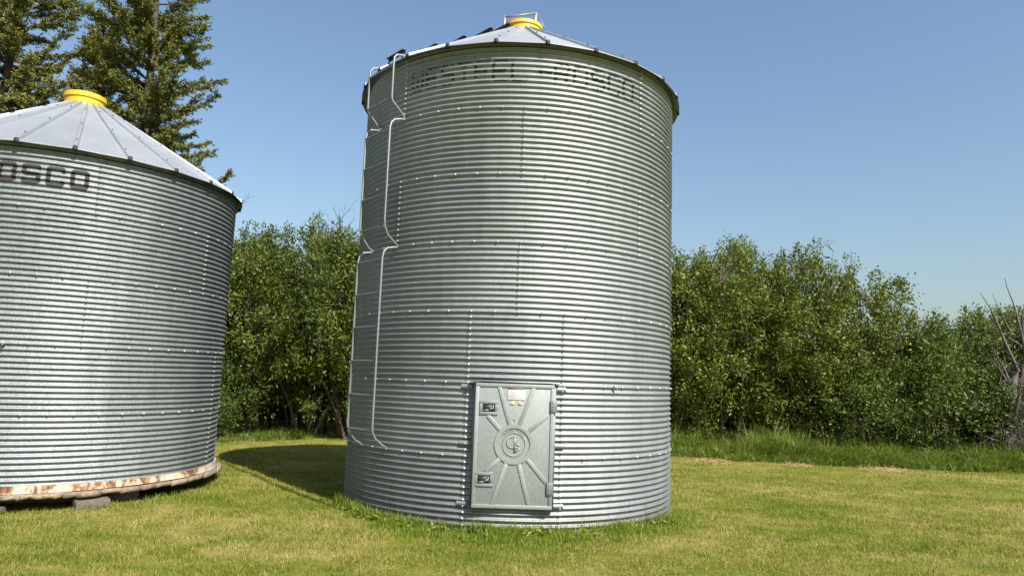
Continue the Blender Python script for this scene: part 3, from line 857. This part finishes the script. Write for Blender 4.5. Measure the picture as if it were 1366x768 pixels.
# taller broadleaf tree peeking over the right hedge
def broad_tree(x, y, H, seed, label):
    rg = np.random.default_rng(seed)
    r = empty('broadleaf_tree', (x, y, 0)); tag(r, label, 'tree')
    tr = MB(); pts = curve((0, 0, -.1), (0, 0, 1), H * .9, 10, rg, .05); tr.tube(pts, np.linspace(.12, .02, 11), 7, False)
    P = []; D = []
    for t in range(46):
        u = rg.uniform(.35, 1.0); k = u * 10; i0 = min(int(k), 9); p = pts[i0] + (pts[i0 + 1] - pts[i0]) * (k - i0)
        b = rg.uniform(0, 2 * PI); bl = rg.uniform(.7, 1.5) * (1.2 - .7 * u)
        bp = curve(p, (math.cos(b), math.sin(b), rg.uniform(.2, 1.0)), bl, 5, rg, .12, .03); tr.tube(bp, np.linspace(.03, .006, 6), 4, False)
        for c in range(7):
            q = rg.integers(2, 6); m = 75
            P.append(bp[q] + rg.normal(size=3) * .15 + rg.normal(size=(m, 3)) * .13); D.append(rg.normal(size=(m, 3)))
    P = np.concatenate(P); D = np.concatenate(D); sz = rg.uniform(.7, 1.3, len(P))
    V, Q = leaf_quads(P, D, .075 * sz, .05 * sz, rg)
    link('trunk', tr.mesh('trunk', M['bark'], True), r); link('crown', mesh_np('crown', V, [Q], M['leaf2']), r)
broad_tree(8.4, 22.6, 7.0, 31, 'taller dark tree whose round top peeks over the right hedge')

# spruces behind the short bin
def spruce(x, y, H, wide, seed, label, z_lo=3.6, dens=1.0):
    rg = np.random.default_rng(seed)
    r = empty('spruce_tree', (x, y, 0), rg.uniform(0, 6)); tag(r, label, 'spruce', 'spruces behind the short bin')
    tr = MB(); tp_ = curve((0, 0, -.1), (0, 0, 1), H, 14, rg, .012); tr.tube(tp_, np.linspace(.22, .015, 15), 8, False)
    P = []; D = []; S = []
    z = z_lo; n1 = rg.uniform(0, 60)
    while z < H - .15:
        f = 1 - z / H
        nb = rg.integers(5, 9)
        for b in range(nb):
            a = rg.uniform(0, 2 * PI); lobe = .55 + .95 * vnoise(np.array(a * 1.3 + n1), np.array(z * .55 + n1)).item(); bl = wide * (f ** .6) * rg.uniform(.6, 1.15) * lobe + .12
            k = z / H * 14; i0 = min(int(k), 13); p = tp_[i0] + (tp_[i0 + 1] - tp_[i0]) * (k - i0)
            el = rg.uniform(-.15, .40) + (1 - f) ** 2 * .9
            bp = curve(p, (math.cos(a), math.sin(a), el), bl, 7, rg, .09, .035)
            tr.tube(bp, np.linspace(.03 * bl / 2 + .006, .005, 8), 4, False)
            nbl = int(34 * bl * dens) + 8
            for q in range(nbl):
                u = (.22 + .78 * rg.random()) * 7; j = min(int(u), 6); c = bp[j] + (bp[j + 1] - bp[j]) * (u - j)
                ax = (bp[j + 1] - bp[j]); ax /= np.linalg.norm(ax)
                side = np.cross(ax, [0, 0, 1.]) * (1 if rg.random() < .5 else -1)
                d = ax * rg.uniform(.4, 1.0) + side * rg.uniform(.3, 1.0) + np.array([0, 0, rg.uniform(-.5, .25)])
                ll = rg.uniform(.16, .42) * (.55 + .45 * (1 - u / 7)) + .05
                bl2 = curve(c, d, ll, 3, rg, .15, .02)
                m = int(66 * ll) + 6
                w = rg.random(m) * 3; j2 = np.minimum(w.astype(int), 2)
                pp = bl2[j2] + (bl2[j2 + 1] - bl2[j2]) * (w - j2)[:, None]
                dd = (bl2[-1] - bl2[0]) / ll
                P.append(pp); D.append(dd * .75 + rg.normal(size=(m, 3)) * .62)
        z += rg.uniform(.24, .40)
    P = np.concatenate(P); D = np.concatenate(D)
    sz = rg.uniform(.7, 1.3, len(P))
    V, Q = leaf_quads(P, D, .075 * sz, .027 * sz, rg)
    link('trunk', tr.mesh('trunk', M['bark'], True), r); link('crown', mesh_np('crown', V, [Q], M['needle']), r)
spruce(-11.25, 20.5, 20.5, 2.45, 41, 'big spruce with spreading right side above the short bin roof', z_lo=4.6)
spruce(-13.9, 21.8, 13.4, 1.7, 42, 'slim spruce with a pointed leader between the two bigger ones', z_lo=4)
spruce(-15.9, 20.5, 20.5, 3.2, 43, 'dark broad spruce in the upper left corner')

# dead tree at the right edge
def dead_tree(x, y, seed):
    rg = np.random.default_rng(seed)
    r = empty('dead_tree', (x, y, 0)); tag(r, 'bare grey dead tree leaning beside the right hedge', 'dead tree')
    tr = MB(); tg = MB()
    mains = [((-.35, 0, -.05), (.30, -.05, 1), 2.6, .15), ((-.2, .1, -.05), (.48, .1, 1), 3.0, .12), ((-.1, .2, -.05), (.8, .2, 1), 2.4, .06)]
    tips = []
    for b, d, L, rad in mains:
        p = curve(b, d, L, 9, rg, .07); tr.tube(p, np.linspace(rad, rad * .5, 10), 8, False); tips.append((p, rad))
    for p, rad in tips:
        for q in range(9):
            j = rg.integers(3, 10); s = rg.choice([-1, 1])
            bp = curve(p[j], (rg.normal() * .5 - .12, rg.normal() * .5, rg.uniform(.5, 1.2)), rg.uniform(.6, 1.6), 7, rg, .14, .03)
            tg.tube(bp, np.linspace(rad * .32, .006, 8), 5, False)
            for w in range(5):
                c = bp[rg.integers(2, 8)]; tw = curve(c, (rg.normal() * .6, rg.normal() * .6, rg.uniform(-.1, 1)), rg.uniform(.25, .7), 5, rg, .18); tg.tube(tw, np.linspace(.009, .003, 6), 4, False)
    for q in range(430):                                     # tangle of hanging dead twigs
        p, rad = tips[rg.integers(0, 3)]; c = p[rg.integers(2, 8)] + rg.normal(size=3) * .22
        tw = curve(c, (rg.normal() * .7 + .25, rg.normal() * .7, rg.uniform(-1.2, .3)), rg.uniform(.3, 1.0), 6, rg, .2, -.05); tg.tube(tw, np.linspace(.010, .003, 7), 3, False)
    link('trunk', tr.mesh('trunk', M['dead'], True), r); link('dead_branches', tg.mesh('dead_branches', M['dead'], True), r)
    # two long bare leaders
    ld = MB()
    ld.tube(curve((.25, 0, 2.3), (-.45, 0, 1), 2.1, 9, rg, .07, .03), np.linspace(.045, .007, 10), 6, False)
    ld.tube(curve((.55, .1, 2.6), (-.1, 0, 1), 2.1, 9, rg, .06, .02), np.linspace(.04, .006, 10), 6, False)
    ld.tube(curve((.1, 0, 3.3), (-.5, 0, 1), 1.0, 6, rg, .09), np.linspace(.018, .004, 7), 5, False)
    link('leader', ld.mesh('leader', M['dead'], True), r)
dead_tree(12.2, 17.1, 51)

# bare twigs standing out of the hedge tops
def bare_branch(x, y, z, H, seed, label, lean=0.0):
    rg = np.random.default_rng(seed); mb = MB()
    p = curve((0, 0, 0), (lean, 0, 1), H, 8, rg, .06); mb.tube(p, np.linspace(.022, .006, 9), 5, False)
    for q in range(7):
        c = p[rg.integers(3, 9)]; t = curve(c, (rg.choice([-1, 1]) * rg.uniform(.4, 1), rg.normal() * .4, rg.uniform(.5, 1.1)), rg.uniform(.25, .65), 5, rg, .12, .03); mb.tube(t, np.linspace(.010, .003, 6), 4, False)
        for w in range(2): mb.tube(curve(t[rg.integers(2, 6)], (rg.normal(), rg.normal() * .5, .8), .25, 4, rg, .1), np.linspace(.005, .002, 5), 3, False)
    o = link('bare_branch', mb.mesh('bare_branch', M['dead'], True), None, (x, y, z)); tag(o, label, 'dead branch', 'bare branches above the hedge')
bare_branch(-7.6, 18.6, 3.4, 2.6, 61, 'forked bare branch above the hedge beside the short bin')
bare_branch(-4.3, 18.7, 3.8, 2.3, 62, 'thin bare branch above the hedge beside the ladder', -.1)
bare_branch(9.0, 20.0, 3.6, 2.3, 63, 'bare twigs above the top of the right hedge', .1)

# ------------------------------------------------------------------ grass
def in_bin(x, y, pad=0.0):
    return (np.hypot(x - BC[0], y - BC[1]) < RC + pad) | (np.hypot(x - BL[0], y - BL[1]) < 2.12 + pad)

def blades(x, y, h, w, lean, rg, curl=.35):
    """two-segment tapering blades: quad + tip triangle"""
    n = len(x); z = ground_z(x, y) - .004
    a = rg.uniform(0, 2 * PI, n); l = np.abs(rg.normal(size=n)) * lean
    d = np.stack([np.cos(a), np.sin(a)], 1)
    b = rg.uniform(0, 2 * PI, n); t = np.stack([np.cos(b), np.sin(b)], 1) * (w / 2)[:, None]
    base = np.stack([x, y], 1)
    mid = base + d * (l * h * .4)[:, None]; tip = base + d * (l * h * (1 + curl))[:, None]
    zm = z + h * .55; zt2 = z + h * np.clip(1.05 - l * .45, .35, 1.1)
    V = np.stack([np.c_[base - t, z], np.c_[base + t, z], np.c_[mid + t * .8, zm], np.c_[mid - t * .8, zm], np.c_[tip, zt2]], 1).reshape(-1, 3)
    k = np.arange(n)[:, None] * 5
    return V, k + np.array([[0, 1, 2, 3]]), k + np.array([[3, 2, 4]])

# mown lawn: density falls with distance
rg = np.random.default_rng(71)
VV = []; QQ = []; TT = []; off = 0
def push(V, Q, T):
    global off
    VV.append(V); QQ.append(Q + off); TT.append(T + off); off += len(V)
for (y0, y1, x0, x1, den) in ((4.6, 7.5, -6.5, 7, 3000), (7.5, 10, -7, 9, 2200), (10, 13.5, -8, 11.5, 1300), (13.5, 17.5, -9, 14, 700)):
    n = int((y1 - y0) * (x1 - x0) * den)
    x = rg.uniform(x0, x1, n); y = rg.uniform(y0, y1, n)
    cl = vnoise(x * 3 + 7, y * 3) * .6 + vnoise(x * 11, y * 11 + 3) * .4
    k = (~in_bin(x, y, .0)) & (cl > rg.uniform(.05, .42, n)); x, y, cl = x[k], y[k], cl[k]
    h = (.020 + .042 * cl ** 1.3) * rg.uniform(.5, 1.5, len(x))
    w = rg.uniform(.0035, .0065, len(x)) * (1 + .05 * (y0 - 4.6))
    push(*blades(x, y, h, w, .9, rg))
for q in range(60):                                         # coarser tufts the mower left
    x0, y0 = rg.uniform(-6, 9), 5.2 + rg.random() ** 1.5 * 10; m = rg.integers(10, 40); sp_ = rg.uniform(.03, .09)
    x = x0 + rg.normal(size=m) * sp_; y = y0 + rg.normal(size=m) * sp_; k = ~in_bin(x, y, .05)
    if k.sum(): push(*blades(x[k], y[k], rg.uniform(.05, .13, k.sum()), rg.uniform(.004, .008, k.sum()), .7, rg))
lawn = link('mown_grass', mesh_np('mown_grass', np.concatenate(VV), [np.concatenate(QQ), np.concatenate(TT)], M['lawn']))
tag(lawn, 'short mown lawn, part green and part dried to straw', 'grass', kind='stuff')

# longer fresh grass hugging the bins
VV = []; QQ = []; TT = []; off = 0
n = 26000
a = rg.uniform(-1.75, 1.9, n); d = rg.gamma(1.6, .13, n)
x = BC[0] + (RC + .03 + d) * np.sin(a); y = BC[1] - (RC + .03 + d) * np.cos(a)
cl = vnoise(a * 7 + 3, d * 2); k = (cl > .28) & (d < .75) & (rg.random(n) > np.clip(np.abs(a + .1) - .8, 0, .85)); x, y, d, cl, aa = x[k], y[k], d[k], cl[k], a[k]
h = (.04 + .10 * cl ** 1.5 * np.exp(-d * 2.2)) * rg.uniform(.5, 1.35, len(x)) * (1 - .75 * np.clip(np.abs(aa + .1) - .7, 0, .9))
push(*blades(x, y, h, rg.uniform(.005, .010, len(x)), .55, rg))
for q in range(150):                                        # scattered tall tufts right at the wall
    a0 = rg.uniform(-1.3, 1.0); m = rg.integers(8, 26); a = a0 + rg.normal(size=m) * .018; dd = np.abs(rg.normal(size=m)) * .05 + .03
    push(*blades(BC[0] + (RC + dd) * np.sin(a), BC[1] - (RC + dd) * np.cos(a), rg.uniform(.06, .20, m), rg.uniform(.006, .011, m), .45, rg))
n = 1500
a = rg.uniform(-.3, 2.1, n); d = rg.gamma(1.4, .12, n) - .12
x = BL[0] + (2.34 + d) * np.sin(a); y = BL[1] - (2.34 + d) * np.cos(a)
push(*blades(x, y, rg.uniform(.03, .09, n) * (.5 + vnoise(a * 9, d * 3)), rg.uniform(.005, .010, n), .6, rg))
for q in range(70):                                         # broad-leaved weeds among it
    a0 = rg.uniform(-1.1, 1.0); r0 = RC + .05 + rg.gamma(1.5, .06); m = rg.integers(6, 16)
    c = np.array([BC[0] + r0 * math.sin(a0), BC[1] - r0 * math.cos(a0), .015]); dd = rg.normal(size=(m, 3)); dd[:, 2] = np.abs(dd[:, 2]) * .7 + .15
    V, Q = leaf_quads(c + rg.normal(size=(m, 3)) * np.array([.03, .03, .015]) + np.array([0, 0, .03]), dd, rg.uniform(.03, .085, m), rg.uniform(.012, .032, m), rg)
    VV.append(V); QQ.append(Q + off); off += len(V)
o = link('fringe_grass', mesh_np('fringe_grass', np.concatenate(VV), [np.concatenate(QQ), np.concatenate(TT)], M['fringe']))
tag(o, 'longer bright green grass growing round the feet of both bins', 'grass', kind='stuff')

# tall unmown grass at the hedge foot
VV = []; QQ = []; TT = []; off = 0
n = 105000
x = rg.uniform(-12, 17, n)
edge = np.where(x < -2, np.clip(16.7 + 1.1 * (x + 6), 16.0, 18.0), 16.6 - .12 * (x - 4)) + .7 * (vnoise(x * .9 + 20, x * 0 + 2) - .5) + .35 * (vnoise(x * 3.1, x * 0 + 7) - .5)
y = edge + rg.gamma(1.5, .75, n)
k = (y < 20.5) & (vnoise(x * 2.2, y * 2.2 + 9) * .7 + vnoise(x * .8 + 3, y * .8) * .3 > rg.uniform(.15, .62, n)); x, y, edge = x[k], y[k], edge[k]
h = np.clip(.12 + .46 * (y - edge), .08, .78) * (.15 + 1.5 * (vnoise(x * 1.5 + 5, y * 1.5) * .6 + vnoise(x * 4.5, y * 4.5) * .4) ** 1.3) * rg.uniform(.45, 1.4, len(x)) * np.where(x < -2, .5, 1.0)
push(*blades(x, y, h, rg.uniform(.009, .022, len(x)), .9, rg, .8))
o = link('tall_grass', mesh_np('tall_grass', np.concatenate(VV), [np.concatenate(QQ), np.concatenate(TT)], M['tall']))
tag(o, 'tall unmown grass along the foot of the hedge', 'grass', kind='stuff')

# raked clumps of dry hay on the lawn edge
def hay(x, y, rx, ry, hgt, seed, label):
    rg = np.random.default_rng(seed); n = 900
    u = rg.normal(size=(n, 2)) * .42; r2 = (u ** 2).sum(1); k = r2 < 1; u = u[k]; r2 = r2[k]; n = len(u)
    P = np.stack([u[:, 0] * rx, u[:, 1] * ry, hgt * (1 - r2) * rg.random(n) + .01], 1)
    D = np.stack([rg.normal(size=n), rg.normal(size=n), rg.normal(size=n) * .25], 1)
    V, Q = leaf_quads(P, D, rg.uniform(.06, .18, n), .007, rg)
    o = link('hay_clump', mesh_np('hay_clump', V, [Q], M['hay']), None, (x, y, ground_z(np.array(x), np.array(y)).item())); tag(o, label, 'hay clump', 'dry hay clumps on the lawn edge')
hay(4.55, 15.75, .5, .4, .06, 81, 'small tan hay clump on the lawn nearest the tall bin')
hay(6.35, 15.5, .4, .3, .05, 82, 'faint tan hay clump left of the larger one')
hay(8.1, 15.2, .6, .4, .06, 83, 'larger tan hay clump in front of the right hedge')
